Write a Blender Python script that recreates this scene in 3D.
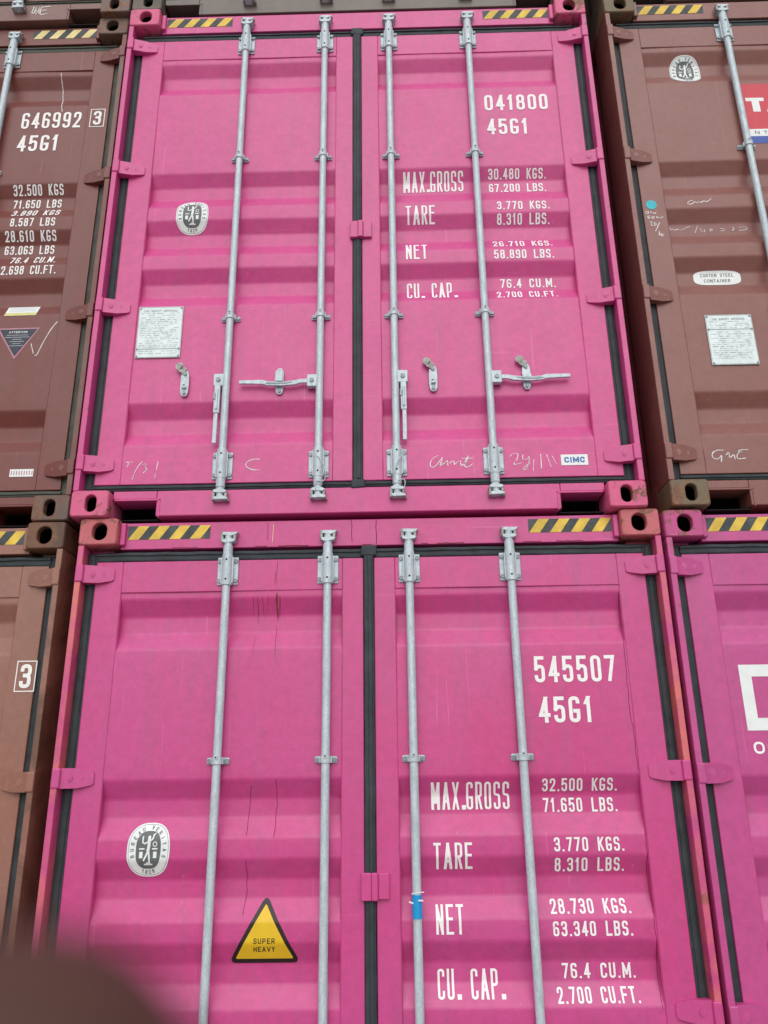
import bpy, bmesh, math, random
from mathutils import Vector, Matrix
R = math.radians
S = bpy.context.scene
for o in list(bpy.data.objects): bpy.data.objects.remove(o)
C = S.collection

# ------------------------------------------------------------------ camera, sky, sun, exposure
G = 2.896                                   # height of one container; the lower row stands on the ground at z = 0
cam_d = bpy.data.cameras.new('camera'); cam = bpy.data.objects.new('camera', cam_d); C.objects.link(cam)
S.camera = cam
cam_d.sensor_fit = 'VERTICAL'; cam_d.sensor_height = 36; cam_d.lens = 802.66 / 1024 * 36
cam_d.clip_start = 0.004; cam_d.clip_end = 3000
CAM_ROT = Matrix.Rotation(0.0165655, 3, 'Z') @ Matrix.Rotation(1.9036698, 3, 'X') @ Matrix.Rotation(-0.0130423, 3, 'Z')
CAM_LOC = Vector((0.165139, -3.179196, G - 1.103608))
cam.matrix_world = Matrix.Translation(CAM_LOC) @ CAM_ROT.to_4x4()
cam_d.dof.use_dof = True; cam_d.dof.focus_distance = 3.6; cam_d.dof.aperture_fstop = cam_d.lens / 3.6

W = bpy.data.worlds.new('World'); S.world = W; W.use_nodes = True
nt = W.node_tree; nt.nodes.clear()
sky = nt.nodes.new('ShaderNodeTexSky'); sky.sky_type = 'NISHITA'; sky.sun_disc = False
sky.sun_elevation = R(36); sky.sun_rotation = R(172); sky.air_density = 1.0; sky.dust_density = 4.0
hs = nt.nodes.new('ShaderNodeHueSaturation'); hs.inputs['Saturation'].default_value = 0.42
bg = nt.nodes.new('ShaderNodeBackground'); bg.inputs['Strength'].default_value = 0.092
wo = nt.nodes.new('ShaderNodeOutputWorld')
# a thin cloud layer over the clear sky: an overcast dome, three times brighter overhead than at the horizon
tc = nt.nodes.new('ShaderNodeTexCoord'); sx = nt.nodes.new('ShaderNodeSeparateXYZ'); nt.links.new(tc.outputs['Generated'], sx.inputs[0])
cr = nt.nodes.new('ShaderNodeValToRGB'); cr.color_ramp.elements[0].position = 0; cr.color_ramp.elements[0].color = (.30, .31, .33, 1)
cr.color_ramp.elements[1].position = 1; cr.color_ramp.elements[1].color = (.92, .96, 1, 1); nt.links.new(sx.outputs['Z'], cr.inputs[0])
sc = nt.nodes.new('ShaderNodeVectorMath'); sc.operation = 'SCALE'; sc.inputs['Scale'].default_value = 9.0; nt.links.new(cr.outputs[0], sc.inputs[0])
mxs = nt.nodes.new('ShaderNodeMix'); mxs.data_type = 'RGBA'; mxs.inputs[0].default_value = .6
nt.links.new(sky.outputs[0], hs.inputs['Color']); nt.links.new(hs.outputs[0], mxs.inputs[6]); nt.links.new(sc.outputs[0], mxs.inputs[7])
nt.links.new(mxs.outputs[2], bg.inputs['Color']); nt.links.new(bg.outputs[0], wo.inputs['Surface'])

sd = bpy.data.lights.new('sun', 'SUN'); sd.energy = 1.0; sd.angle = R(70); sd.color = (1, .97, .93)
so = bpy.data.objects.new('sun', sd); C.objects.link(so)
so.rotation_euler = (R(54), 0, R(-8))

S.render.engine = 'CYCLES'
vs = S.view_settings; vs.view_transform = 'Standard'; vs.look = 'None'; vs.gamma = 1; vs.use_curve_mapping = False
vs.exposure = 0.38

# ------------------------------------------------------------------ materials
def nodes(name):
    m = bpy.data.materials.new(name); m.use_nodes = True
    n = m.node_tree; b = n.nodes['Principled BSDF']
    return m, n, b
def noise(n, scale, vec, detail=4, rough=.55, dist=0):
    t = n.nodes.new('ShaderNodeTexNoise'); t.inputs['Scale'].default_value = scale
    t.inputs['Detail'].default_value = detail; t.inputs['Roughness'].default_value = rough; t.inputs['Distortion'].default_value = dist
    n.links.new(vec, t.inputs['Vector']); return t.outputs['Fac']
def ramp(n, fac, a, b, ca=(0, 0, 0, 1), cb=(1, 1, 1, 1)):
    r = n.nodes.new('ShaderNodeValToRGB'); r.color_ramp.elements[0].position = a; r.color_ramp.elements[1].position = b
    r.color_ramp.elements[0].color = ca; r.color_ramp.elements[1].color = cb
    n.links.new(fac, r.inputs['Fac']); return r.outputs['Color']
def mix(n, fac, a, b, mode='MIX'):
    x = n.nodes.new('ShaderNodeMix'); x.data_type = 'RGBA'; x.blend_type = mode
    if isinstance(fac, float): x.inputs[0].default_value = fac
    else: n.links.new(fac, x.inputs[0])
    for i, v in ((6, a), (7, b)):
        if isinstance(v, tuple): x.inputs[i].default_value = v if len(v) == 4 else (*v, 1)
        else: n.links.new(v, x.inputs[i])
    return x.outputs[2]
def coords(n, off, sc=(1, 1, 1)):
    t = n.nodes.new('ShaderNodeTexCoord'); m = n.nodes.new('ShaderNodeMapping')
    m.inputs['Location'].default_value = off; m.inputs['Scale'].default_value = sc
    n.links.new(t.outputs['Object'], m.inputs['Vector']); return m.outputs[0]
def bump(n, b, h, s, d=.002):
    x = n.nodes.new('ShaderNodeBump'); x.inputs['Strength'].default_value = s; x.inputs['Distance'].default_value = d
    n.links.new(h, x.inputs['Height']); n.links.new(x.outputs[0], b.inputs['Normal'])

def paint(name, col, fade, seed, rust=.62, rough=.42, streaks=.55, worn=None, edge=0):
    m, n, b = nodes(name); off = (seed * 3.7, seed * 1.3, seed * 5.1)
    v = coords(n, off); vst = coords(n, off, (9, 9, .55))
    c = mix(n, ramp(n, noise(n, 1.3, v, 6, .6, .6), .3, .75), (*col, 1), (*fade, 1))
    # vertical wash marks left by rain
    st = ramp(n, noise(n, 2.2, vst, 5, .65), .46, .74, (0, 0, 0, 1), (streaks, streaks, streaks, 1))
    c = mix(n, st, c, tuple(min(1, x * .72 + .03) for x in fade))
    # thin dirt film and fine speckle
    dk = ramp(n, noise(n, 26, v, 8, .75), .35, .7, (.86, .86, .86, 1), (1.06, 1.06, 1.06, 1))
    c = mix(n, 1.0, c, dk, 'MULTIPLY')
    # hairline scratches and rubbed marks
    for k, (sc, th) in enumerate((((60, 60, 1.6), .70), ((2.0, 60, 60), .73))):
        sv = coords(n, (seed * 2.1 + k, k * 3.3, seed), sc)
        c = mix(n, ramp(n, noise(n, 1.0, sv, 3, .5), th, th + .02, (0, 0, 0, 1), (.5, .5, .5, 1)), c, tuple(min(1, x * 1.05 + .06) for x in fade))
    ru = ramp(n, noise(n, 7.0, v, 10, .78, .4), rust, rust + .035)
    rv = ramp(n, noise(n, 40, v, 5, .7), .3, .7, (.10, .035, .02, 1), (.30, .13, .06, 1))
    c = mix(n, ru, c, rv)
    if worn:
        wr = ramp(n, noise(n, 3.5, v, 7, .7, .5), worn[1], worn[1] + .22)
        c = mix(n, wr, c, (*worn[0], 1))
    if edge:
        bv = n.nodes.new('ShaderNodeBevel'); bv.samples = 6; bv.inputs['Radius'].default_value = .007
        ge = n.nodes.new('ShaderNodeNewGeometry'); dp = n.nodes.new('ShaderNodeVectorMath'); dp.operation = 'DOT_PRODUCT'
        n.links.new(bv.outputs[0], dp.inputs[0]); n.links.new(ge.outputs['True Normal'], dp.inputs[1])
        e = ramp(n, dp.outputs['Value'], .86, .985, (1, 1, 1, 1), (0, 0, 0, 1))
        e = mix(n, 1.0, e, ramp(n, noise(n, 14, v, 8, .75), .56 - edge, .66 - edge), 'MULTIPLY')
        c = mix(n, e, c, rv)
    n.links.new(c, b.inputs['Base Color'])
    rg = ramp(n, noise(n, 5, v, 6, .6), .3, .7, (rough - .02,) * 3 + (1,), (rough + .05,) * 3 + (1,))
    n.links.new(rg, b.inputs['Roughness'])
    b.inputs['Specular IOR Level'].default_value = .66
    bump(n, b, noise(n, 55, v, 6, .7), .25, .0015)
    return m
def simple(name, col, rough=.6, var=.12, scale=20, metal=0, spec=.5, bmp=.15):
    m, n, b = nodes(name); v = coords(n, (random.random() * 9, 0, 0))
    lo = tuple(x * (1 - var) for x in col); hi = tuple(min(1, x * (1 + var)) for x in col)
    n.links.new(ramp(n, noise(n, scale, v, 6, .65), .3, .7, (*lo, 1), (*hi, 1)), b.inputs['Base Color'])
    b.inputs['Roughness'].default_value = rough; b.inputs['Metallic'].default_value = metal
    b.inputs['Specular IOR Level'].default_value = spec
    if bmp: bump(n, b, noise(n, scale * 2.5, v, 5, .6), bmp, .001)
    return m
random.seed(4)
PINK_U = (.66, .056, .275); PINK_UF = (.69, .086, .30)
PINK_L = (.64, .045, .235); PINK_LF = (.62, .072, .30)
BROWN = (.20, .072, .058); BROWNF = (.25, .115, .10)
GREY_TC = (.11, .085, .07)
P = {}
def palette(key, col, fade, seed, cast, worn=None, **k):
    P[key] = dict(door=paint(key + '_door_paint', col, fade, seed, **k),
                  frame=paint(key + '_frame_paint', tuple(x * .97 for x in col), fade, seed + .4, rust=.60, worn=worn, edge=.02),
                  cast=paint(key + '_casting_paint', cast[0], cast[1], seed + .7, rust=.53, rough=.6, worn=cast[2], edge=.12))
palette('pink_upper', PINK_U, PINK_UF, 1, ((.78, .10, .28), (.70, .16, .28), ((.42, .14, .10), .62)), rust=.74)
palette('pink_lower', PINK_L, PINK_LF, 2, ((.62, .13, .17), (.56, .15, .15), ((.26, .10, .07), .58)), rust=.715, worn=((.70, .16, .15), .40))
palette('pink_right', (.56, .06, .27), (.60, .08, .30), 3, ((.58, .06, .26), (.6, .09, .28), ((.3, .1, .08), .75)), rust=.76)
palette('brown_upper_left', (.175, .030, .022), (.19, .042, .032), 4, ((.12, .07, .055), (.16, .10, .08), ((.26, .13, .08), .55)), rust=.74, streaks=.5, worn=((.15, .095, .075), .45))
palette('brown_lower_left', (.31, .125, .085), (.335, .15, .11), 5, ((.13, .055, .028), (.20, .085, .04), ((.06, .035, .025), .5)), rust=.72, worn=((.13, .06, .035), .45))
palette('brown_upper_right', (.24, .080, .066), (.27, .10, .085), 6, ((.15, .11, .06), (.21, .16, .09), ((.26, .17, .10), .6)), rust=.74, streaks=.3, worn=((.30, .14, .09), .5))
palette('brown_top', (.20, .085, .07), (.23, .11, .095), 7, ((.15, .085, .07), (.2, .12, .1), ((.09, .06, .045), .5)), rust=.7)
palette('grey_top', GREY_TC, (.17, .14, .12), 8, ((.12, .095, .075), (.17, .14, .11), ((.06, .05, .04), .5)), rust=.7)
palette('grey_top_right', (.13, .09, .075), (.18, .13, .11), 9, ((.12, .095, .07), (.17, .14, .11), ((.06, .05, .04), .5)), rust=.7)
M_rub = simple('black_rubber_seal', (.036, .046, .053), .62, .35, 14, spec=.35)
M_rubw = simple('dusty_rubber_seal', (.075, .085, .07), .75, .35, 9)
M_shade = simple('painted_recess_shade', (.008, .006, .006), .9, .2, 5)  # near-black colour paints in the shade of pockets, holes, slots and the floor
M_white = simple('white_lettering_paint', (.93, .93, .93), .55, .06, 30, bmp=0)
_m, _n, _b = M_white, M_white.node_tree, M_white.node_tree.nodes['Principled BSDF']
_v = coords(_n, (1, 2, 3)); _src = _b.inputs['Base Color'].links[0].from_socket
_n.links.new(mix(_n, ramp(_n, noise(_n, 38, _v, 9, .8), .60, .66, (0, 0, 0, 1), (.75, .75, .75, 1)), _src, (.66, .36, .46)), _b.inputs['Base Color'])
M_chalk = simple('white_chalk', (.86, .76, .78), .9, .35, 60, bmp=0)
M_stick = simple('white_vinyl', (.84, .89, .89), .45, .06, 20, bmp=0)
M_stickg = simple('vinyl_print_grey', (.13, .15, .15), .5, .2, 30, bmp=0)
M_stickl = simple('vinyl_print_pale_grey', (.36, .41, .42), .5, .3, 60, bmp=0)
M_plate = simple('engraved_aluminium_plate', (.68, .78, .79), .42, .12, 30, metal=.1, bmp=.1)
M_yel = simple('yellow_tape', (.76, .52, .07), .55, .30, 13, bmp=0)
M_yelp = simple('faded_yellow_tape', (.82, .66, .30), .5, .25, 8, bmp=0)
M_blk = simple('black_tape', (.055, .065, .07), .6, .5, 16, bmp=0)
M_warn = simple('yellow_warning_vinyl', (.80, .52, .015), .4, .05, 20, bmp=0)
M_warnb = simple('black_warning_vinyl', (.016, .008, .010), .4, .2, 20, bmp=0)
M_red = simple('red_vinyl', (.62, .045, .075), .45, .08, 20, bmp=0)
M_blue = simple('blue_vinyl', (.04, .09, .40), .45, .08, 20, bmp=0)
M_cblue = simple('blue_print', (.02, .13, .42), .45, .05, 20, bmp=0)
M_teal = simple('teal_sticker', (.03, .50, .58), .5, .15, 90, bmp=0)
M_bluetag = simple('bright_blue_tape', (.01, .33, .72), .35, .05, 20, bmp=0)
M_rustl = simple('rust_stain', (.20, .035, .03), .85, .5, 60, bmp=0)
M_crack = simple('paint_crack', (.16, .02, .045), .85, .5, 60, bmp=0)
M_paley = simple('pale_yellow_sticker', (.70, .68, .30), .5, .15, 20, bmp=0)
M_navy = simple('navy_sticker', (.03, .035, .06), .5, .15, 20, bmp=0)
M_pinkedge = simple('pink_sticker_border', (.5, .22, .30), .5, .15, 20, bmp=0)
def galvanized():
    m, n, b = nodes('galvanized_steel'); v = coords(n, (0, 0, 0)); vs_ = coords(n, (3, 1, 2), (3, 3, .8))
    vor = n.nodes.new('ShaderNodeTexVoronoi'); vor.inputs['Scale'].default_value = 90; n.links.new(v, vor.inputs['Vector'])
    c = ramp(n, noise(n, 16, vs_, 8, .7), .32, .68, (.42, .51, .56, 1), (.62, .71, .76, 1))
    c2 = ramp(n, vor.outputs['Distance'], .0, .8, (.88, .88, .88, 1), (1.08, 1.08, 1.08, 1))
    c = mix(n, 1.0, c, c2, 'MULTIPLY')
    d = ramp(n, noise(n, 7, vs_, 9, .8), .60, .72, (0, 0, 0, 1), (.8, .8, .8, 1))
    c = mix(n, d, c, (.24, .20, .17, 1))
    n.links.new(c, b.inputs['Base Color']); b.inputs['Metallic'].default_value = .12
    n.links.new(ramp(n, noise(n, 30, v), .3, .7, (.36,) * 3 + (1,), (.55,) * 3 + (1,)), b.inputs['Roughness'])
    bump(n, b, noise(n, 70, v), .15, .001); return m
M_galv = galvanized()
M_galvd = simple('weathered_steel', (.33, .33, .31), .6, .45, 40, metal=.4)
M_bolt = simple('bolt_steel', (.24, .29, .30), .5, .3, 60, metal=.5)

# ------------------------------------------------------------------ mesh helpers
def tag(o, label=None, cat=None, group=None, kind=None):
    for k, v in (('label', label), ('category', cat), ('group', group), ('kind', kind)):
        if v: o[k] = v
class MB:
    def __init__(s): s.bm = bmesh.new(); s.mats = []
    def mi(s, m):
        if m not in s.mats: s.mats.append(m)
        return s.mats.index(m)
    def box(s, x0, x1, y0, y1, z0, z1, mat=None, b=0.0, rot=None):
        r = bmesh.ops.create_cube(s.bm, size=1)
        vs_ = r['verts']; c = Vector(((x0 + x1) / 2, (y0 + y1) / 2, (z0 + z1) / 2))
        for v in vs_: v.co = Vector((v.co.x * abs(x1 - x0), v.co.y * abs(y1 - y0), v.co.z * abs(z1 - z0)))
        if rot: bmesh.ops.rotate(s.bm, verts=vs_, cent=(0, 0, 0), matrix=rot)
        bmesh.ops.translate(s.bm, verts=vs_, vec=c)
        fs = set(f for v in vs_ for f in v.link_faces)
        if mat:
            for f in fs: f.material_index = s.mi(mat)
        if b > 0:
            es = set(e for v in vs_ for e in v.link_edges)
            bmesh.ops.bevel(s.bm, geom=list(es), offset=b, segments=2, affect='EDGES', profile=.5)
    def cyl(s, p0, p1, r0, r1=None, n=16, mat=None, caps=True, smooth=True):
        r1 = r0 if r1 is None else r1
        p0 = Vector(p0); p1 = Vector(p1); d = (p1 - p0).normalized()
        a = d.orthogonal().normalized(); c = d.cross(a)
        A = []; B = []
        for i in range(n):
            t = 2 * math.pi * i / n; w = a * math.cos(t) + c * math.sin(t)
            A.append(s.bm.verts.new(p0 + w * r0)); B.append(s.bm.verts.new(p1 + w * r1))
        k = s.mi(mat) if mat else 0
        for i in range(n):
            f = s.bm.faces.new((A[i], A[(i + 1) % n], B[(i + 1) % n], B[i])); f.smooth = smooth; f.material_index = k
        if caps:
            for ring in (A[::-1], B):
                f = s.bm.faces.new(ring); f.material_index = k
                for e in f.edges: e.smooth = False
    def prism(s, pts, y0, y1, mat=None, ys=None, b=0.0):
        """pts are (x, z); extruded from y0 (front) to y1; ys = per-point front depth"""
        n = len(pts); k = s.mi(mat) if mat else 0
        A = [s.bm.verts.new((p[0], (ys[i] if ys else y0), p[1])) for i, p in enumerate(pts)]
        B = [s.bm.verts.new((p[0], y1, p[1])) for p in pts]
        fs = [s.bm.faces.new(A)] + [s.bm.faces.new(B[::-1])]
        for i in range(n): fs.append(s.bm.faces.new((A[i], B[i], B[(i + 1) % n], A[(i + 1) % n])))
        for f in fs: f.material_index = k
        if b > 0:
            es = [e for e in fs[0].edges]
            bmesh.ops.bevel(s.bm, geom=es, offset=b, segments=2, affect='EDGES', profile=.5)
    def extr(s, prof, z0, z1, close=True):
        """closed profile of (x, y), extruded along z"""
        A = [s.bm.verts.new((x, y, z0)) for x, y in prof]; B = [s.bm.verts.new((x, y, z1)) for x, y in prof]; n = len(prof)
        for i in range(n): s.bm.faces.new((A[i], A[(i + 1) % n], B[(i + 1) % n], B[i]))
        s.bm.faces.new(A[::-1]); s.bm.faces.new(B)
    def build(s, name, mat, parent=None, smooth=False):
        bmesh.ops.recalc_face_normals(s.bm, faces=s.bm.faces)
        me = bpy.data.meshes.new(name); s.bm.to_mesh(me); s.bm.free()
        ms = s.mats if s.mats else [mat]
        for m in ms: me.materials.append(m)
        if smooth:
            for p in me.polygons: p.use_smooth = True
        o = bpy.data.objects.new(name, me); C.objects.link(o)
        if parent: o.parent = parent
        return o

# ---- the door surface: pressed horizontal troughs, soft bends, slight buckling
TR = [2.553, 1.837, 1.552, 1.270, .555]
Y0, YD = .058, .036
BR = []
def _base(z):
    for t in TR:
        if t - .21 < z < t:
            d = t - z
            return Y0 + YD * min(1, d / .07, (.21 - d) / .07)
    return Y0
def prof(z):                                  # bends rounded over 18 mm
    w = .009; n = 7
    return sum(_base(z + w * (2 * (i + .5) / n - 1)) for i in range(n)) / n
PZ = []
for t in TR:
    for k in (0, .07, .14, .21):
        for d in (-.009, -.005, 0, .005, .009): PZ.append(round(t - k + d, 4))
ZB, ZT = .16, 2.715
PB0, PB1 = .272, 2.581                         # pressed panel between the rails
zs = sorted(set([PB0, PB1] + [z for z in PZ if PB0 < z < PB1] + [PB0 + .0577 * i for i in range(1, 41) if PB0 + .0577 * i < PB1]))
def dent(x, z, sd):
    return .0011 * (math.sin(x * 7.3 + sd * 1.7 + z * 2.1) + math.sin(z * 5.9 + sd * 2.3 - x * 3.1)) * 1.25
def front(x, z, sd):
    if z > PB1 or z < PB0 or abs(x) < .110 or abs(x) > 1.035: return .052
    return prof(z) + dent(x, z, sd)

# ---- flat artwork (letters, stickers): polygons in x,z laid on the door surface
def rounded(pts, closed, w, h, rad):
    P_ = [Vector((p[0] * w, p[1] * h)) for p in pts]; fl = [len(p) > 2 for p in pts]; out = []; n = len(P_)
    for i in range(n):
        if not fl[i] or (not closed and i in (0, n - 1)): out.append(P_[i]); continue
        a = P_[(i - 1) % n]; b = P_[(i + 1) % n]; p = P_[i]
        la = (a - p).length; lb = (b - p).length
        r = min(rad, la * .5 if fl[(i - 1) % n] else la * .95, lb * .5 if fl[(i + 1) % n] else lb * .95)
        p1 = p + (a - p).normalized() * r; p2 = p + (b - p).normalized() * r
        for k in range(6):
            t = k / 5; out.append(p1 * (1 - t) ** 2 + p * 2 * t * (1 - t) * .9 + p * 0 + p2 * t * t if False else
                                  (p1 * (1 - t) ** 2 + p * 2 * t * (1 - t) + p2 * t * t))
    return out
r_ = 'r'
GL = {
 '0': [(1, [(0, 0, r_), (1, 0, r_), (1, 1, r_), (0, 1, r_)])],
 '1': [(0, [(.12, .80), (.62, 1), (.62, 0)])],
 '2': [(0, [(0, .74), (0, 1, r_), (1, 1, r_), (1, .60, r_), (0, 0), (1, 0)])],
 '3': [(0, [(0, .82), (0, 1, r_), (1, 1, r_), (1, .53, r_), (.38, .53)]), (0, [(.38, .53), (1, .53, r_), (1, 0, r_), (0, 0, r_), (0, .17)])],
 '4': [(0, [(.74, 0), (.74, 1), (0, .26), (1.05, .26)])],
 '5': [(0, [(.95, 1), (.05, 1), (.0, .52), (.35, .62), (1, .62, r_), (1, 0, r_), (0, 0, r_), (0, .17)])],
 '6': [(0, [(1, .86), (1, 1, r_), (0, 1, r_), (0, 0, r_), (1, 0, r_), (1, .55, r_), (0, .55)])],
 '7': [(0, [(0, 1), (1, 1), (.34, 0)])],
 '8': [(1, [(.04, .53, r_), (.96, .53, r_), (.96, 1, r_), (.04, 1, r_)]), (1, [(0, 0, r_), (1, 0, r_), (1, .53, r_), (0, .53, r_)])],
 '9': [(0, [(0, .14), (0, 0, r_), (1, 0, r_), (1, 1, r_), (0, 1, r_), (0, .45, r_), (1, .45)])],
 'A': [(0, [(0, 0), (.5, 1), (1, 0)]), (0, [(.18, .28), (.82, .28)])],
 'B': [(0, [(0, 0), (0, 1), (1, 1, r_), (1, .53, r_), (.05, .53)]), (0, [(.3, .53), (1, .53, r_), (1, 0, r_), (0, 0)])],
 'C': [(0, [(1, .80), (1, 1, r_), (0, 1, r_), (0, 0, r_), (1, 0, r_), (1, .20)])],
 'D': [(1, [(0, 0), (0, 1), (1, 1, r_), (1, 0, r_)])],
 'E': [(0, [(1, 1), (0, 1), (0, 0), (1, 0)]), (0, [(0, .53), (.86, .53)])],
 'F': [(0, [(1, 1), (0, 1), (0, 0)]), (0, [(0, .50), (.86, .50)])],
 'G': [(0, [(1, .84), (1, 1, r_), (0, 1, r_), (0, 0, r_), (1, 0, r_), (1, .43), (.58, .43)])],
 'H': [(0, [(0, 0), (0, 1)]), (0, [(1, 0), (1, 1)]), (0, [(0, .5), (1, .5)])],
 'I': [(0, [(.5, 0), (.5, 1)])],
 'K': [(0, [(0, 0), (0, 1)]), (0, [(1, 1), (.05, .40)]), (0, [(.30, .58), (1, 0)])],
 'L': [(0, [(0, 1), (0, 0), (1, 0)])],
 'M': [(0, [(0, 0), (0, 1), (.5, .25), (1, 1), (1, 0)])],
 'N': [(0, [(0, 0), (0, 1), (1, 0), (1, 1)])],
 'O': [(1, [(0, 0, r_), (1, 0, r_), (1, 1, r_), (0, 1, r_)])],
 'P': [(0, [(0, 0), (0, 1), (1, 1, r_), (1, .45, r_), (0, .45)])],
 'R': [(0, [(0, 0), (0, 1), (1, 1, r_), (1, .47, r_), (.05, .47)]), (0, [(.5, .47), (1, 0)])],
 'S': [(0, [(1, .82), (1, 1, r_), (0, 1, r_), (0, .53, r_), (1, .53, r_), (1, 0, r_), (0, 0, r_), (0, .17)])],
 'T': [(0, [(0, 1), (1, 1)]), (0, [(.5, 1), (.5, 0)])],
 'U': [(0, [(0, 1), (0, 0, r_), (1, 0, r_), (1, 1)])],
 'V': [(0, [(0, 1), (.5, 0), (1, 1)])],
 'X': [(0, [(0, 0), (1, 1)]), (0, [(0, 1), (1, 0)])],
 'Y': [(0, [(0, 1), (.5, .45), (1, 1)]), (0, [(.5, .45), (.5, 0)])],
 'W': [(0, [(0, 1), (.25, 0), (.5, .8), (.75, 0), (1, 1)])],
}
WID = {'1': .72, 'I': .4, '.': .38, ' ': .95, 'M': 1.3, 'W': 1.4, 'T': 1.0, 'A': 1.15, 'V': 1.1}
class Flat:
    def __init__(s): s.bm = bmesh.new(); s.lay = s.bm.verts.layers.int.new('lay'); s.mats = []
    def mi(s, m):
        if m not in s.mats: s.mats.append(m)
        return s.mats.index(m)
    def poly(s, pts, m, L=0):
        vs_ = [s.bm.verts.new((x, 0, z)) for x, z in pts]
        for v in vs_: v[s.lay] = L
        f = s.bm.faces.new(vs_); f.material_index = s.mi(m)
    def stroke(s, pts, w, m, L=0, closed=False, tx=None):
        P_ = [Vector(p) for p in pts]; Q = [P_[0]]
        for p in P_[1:]:
            if (p - Q[-1]).length > 1e-6: Q.append(p)
        if closed and (Q[0] - Q[-1]).length < 1e-6: Q.pop()
        n = len(Q)
        if n < 2: return
        A = []; B = []
        for i in range(n):
            d0 = (Q[i] - Q[i - 1]).normalized() if (i > 0 or closed) else None
            d1 = (Q[(i + 1) % n] - Q[i]).normalized() if (i < n - 1 or closed) else None
            if d0 is None: d0 = d1
            if d1 is None: d1 = d0
            n0 = Vector((-d0.y, d0.x)); n1 = Vector((-d1.y, d1.x)); t = n0 + n1
            if t.length < 1e-4: t = n0
            t.normalize(); k = min(1 / max(t.dot(n1), .2), 2.2)
            a = Q[i] + t * (w / 2 * k); b = Q[i] - t * (w / 2 * k)
            if tx: a = Vector(tx(a)); b = Vector(tx(b))
            A.append(a); B.append(b)
        va = [s.bm.verts.new((a.x, 0, a.y)) for a in A]; vb = [s.bm.verts.new((a.x, 0, a.y)) for a in B]
        for v in va + vb: v[s.lay] = L
        k = s.mi(m)
        for i in range(n if closed else n - 1):
            j = (i + 1) % n; f = s.bm.faces.new((va[i], va[j], vb[j], vb[i])); f.material_index = k
    def capped(s, pc, st, m, L, bx, tx):
        pc = [Vector(p) for p in pc]; cl_ = lambda p: Vector((min(max(p.x, bx[0]), bx[1]), min(max(p.y, bx[2]), bx[3])))
        d = pc[-1] - pc[0]
        if len(pc) == 2 and abs(d.x) > 1e-5 and abs(d.y) > abs(d.x) * .3:
            if d.y < 0: pc = pc[::-1]; d = -d
            hw = st / 2 * d.length / abs(d.y); k = st / 2 / d.y
            a = pc[0] - d * k; b = pc[1] + d * k
            q = [cl_(Vector((a.x - hw, a.y))), cl_(Vector((a.x + hw, a.y))), cl_(Vector((b.x + hw, b.y))), cl_(Vector((b.x - hw, b.y)))]
            if tx: q = [tx(p) for p in q]
            s.poly([tuple(p) for p in q], m, L); return
        pc[0] = pc[0] + (pc[0] - pc[1]).normalized() * st / 2; pc[-1] = pc[-1] + (pc[-1] - pc[-2]).normalized() * st / 2
        s.stroke(pc, st, m, L, False, (lambda p: tx(cl_(p))) if tx else cl_)
    def text(s, t, x0, x1, z0, z1, m, sw=.16, gap=.34, L=1, tx=None):
        h = z1 - z0; tot = sum(WID.get(c, 1) for c in t) + gap * (len(t) - 1)
        u = (x1 - x0) / tot; x = x0; st = sw * h
        for c in t:
            w = WID.get(c, 1) * u
            if c == '.':
                q = [(x + w * .1, z0), (x + w * .1 + st, z0), (x + w * .1 + st, z0 + st), (x + w * .1, z0 + st)]
                if tx: q = [tx(Vector(p)) for p in q]
                s.poly([tuple(p) for p in q], m, L)
            elif c in GL:
                st_ = min(st, w * (.85 if c == 'I' else .46 if c == '1' else .33))
                for li, (cl, pts) in enumerate(GL[c]):
                    rp = [Vector((p.x + x + st_ / 2, p.y + z0 + st_ / 2)) for p in rounded(pts, cl, w - st_, h - st_, (w - st_) * .5)]
                    box_ = (x - .06 * w, x + w * 1.06, z0, z1)
                    if cl: s.stroke(rp, st_, m, L + li, True, tx); continue
                    run_ = [rp[0]]; pieces = []
                    for a, b, c_ in zip(rp, rp[1:], rp[2:] + [None]):
                        if (b - a).length < 1e-6: continue
                        run_.append(b)
                        if c_ is not None and (c_ - b).length > 1e-6 and (b - a).normalized().dot((c_ - b).normalized()) < -.25:
                            pieces.append(run_); run_ = [b]
                    if len(run_) > 1: pieces.append(run_)
                    for pi_, pc in enumerate(pieces): s.capped(pc, st_, m, L + li + pi_, box_, tx)
            x += w + gap * u
    def build(s, name, parent, yf, base=.0012, step=.00035, label=None, grid=None):
        bm = s.bm
        zz = [v.co.z for v in bm.verts]; xx = [v.co.x for v in bm.verts]
        if not zz: return None
        lo, hi = min(zz), max(zz)
        if yf is not None:
            cuts = [z for z in zs + [PB0 + .001, PB1 - .001] if lo < z < hi]
            for z in cuts:
                bmesh.ops.bisect_plane(bm, geom=bm.verts[:] + bm.edges[:] + bm.faces[:], plane_co=(0, 0, z), plane_no=(0, 0, 1))
            if max(xx) - min(xx) > .08:
                nx = int((max(xx) - min(xx)) / .05) + 1
                for i in range(1, nx):
                    bmesh.ops.bisect_plane(bm, geom=bm.verts[:] + bm.edges[:] + bm.faces[:], plane_co=(min(xx) + (max(xx) - min(xx)) * i / nx, 0, 0), plane_no=(1, 0, 0))
        lay = s.lay
        # bisect loses integer layers on new verts; take the highest layer of the face around
        fl = {}
        for f in bm.faces:
            L = max(v[lay] for v in f.verts)
            for v in f.verts: fl[v] = max(fl.get(v, 0), L)
        for v in bm.verts:
            y = yf(v.co.x, v.co.z) if yf else 0
            v.co.y = y - base - step * fl.get(v, 0)
        for f in bm.faces:
            f.normal_update()
            if f.normal.y > 0: f.normal_flip()
        me = bpy.data.meshes.new(name); bm.to_mesh(me); bm.free()
        for m in s.mats: me.materials.append(m)
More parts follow.
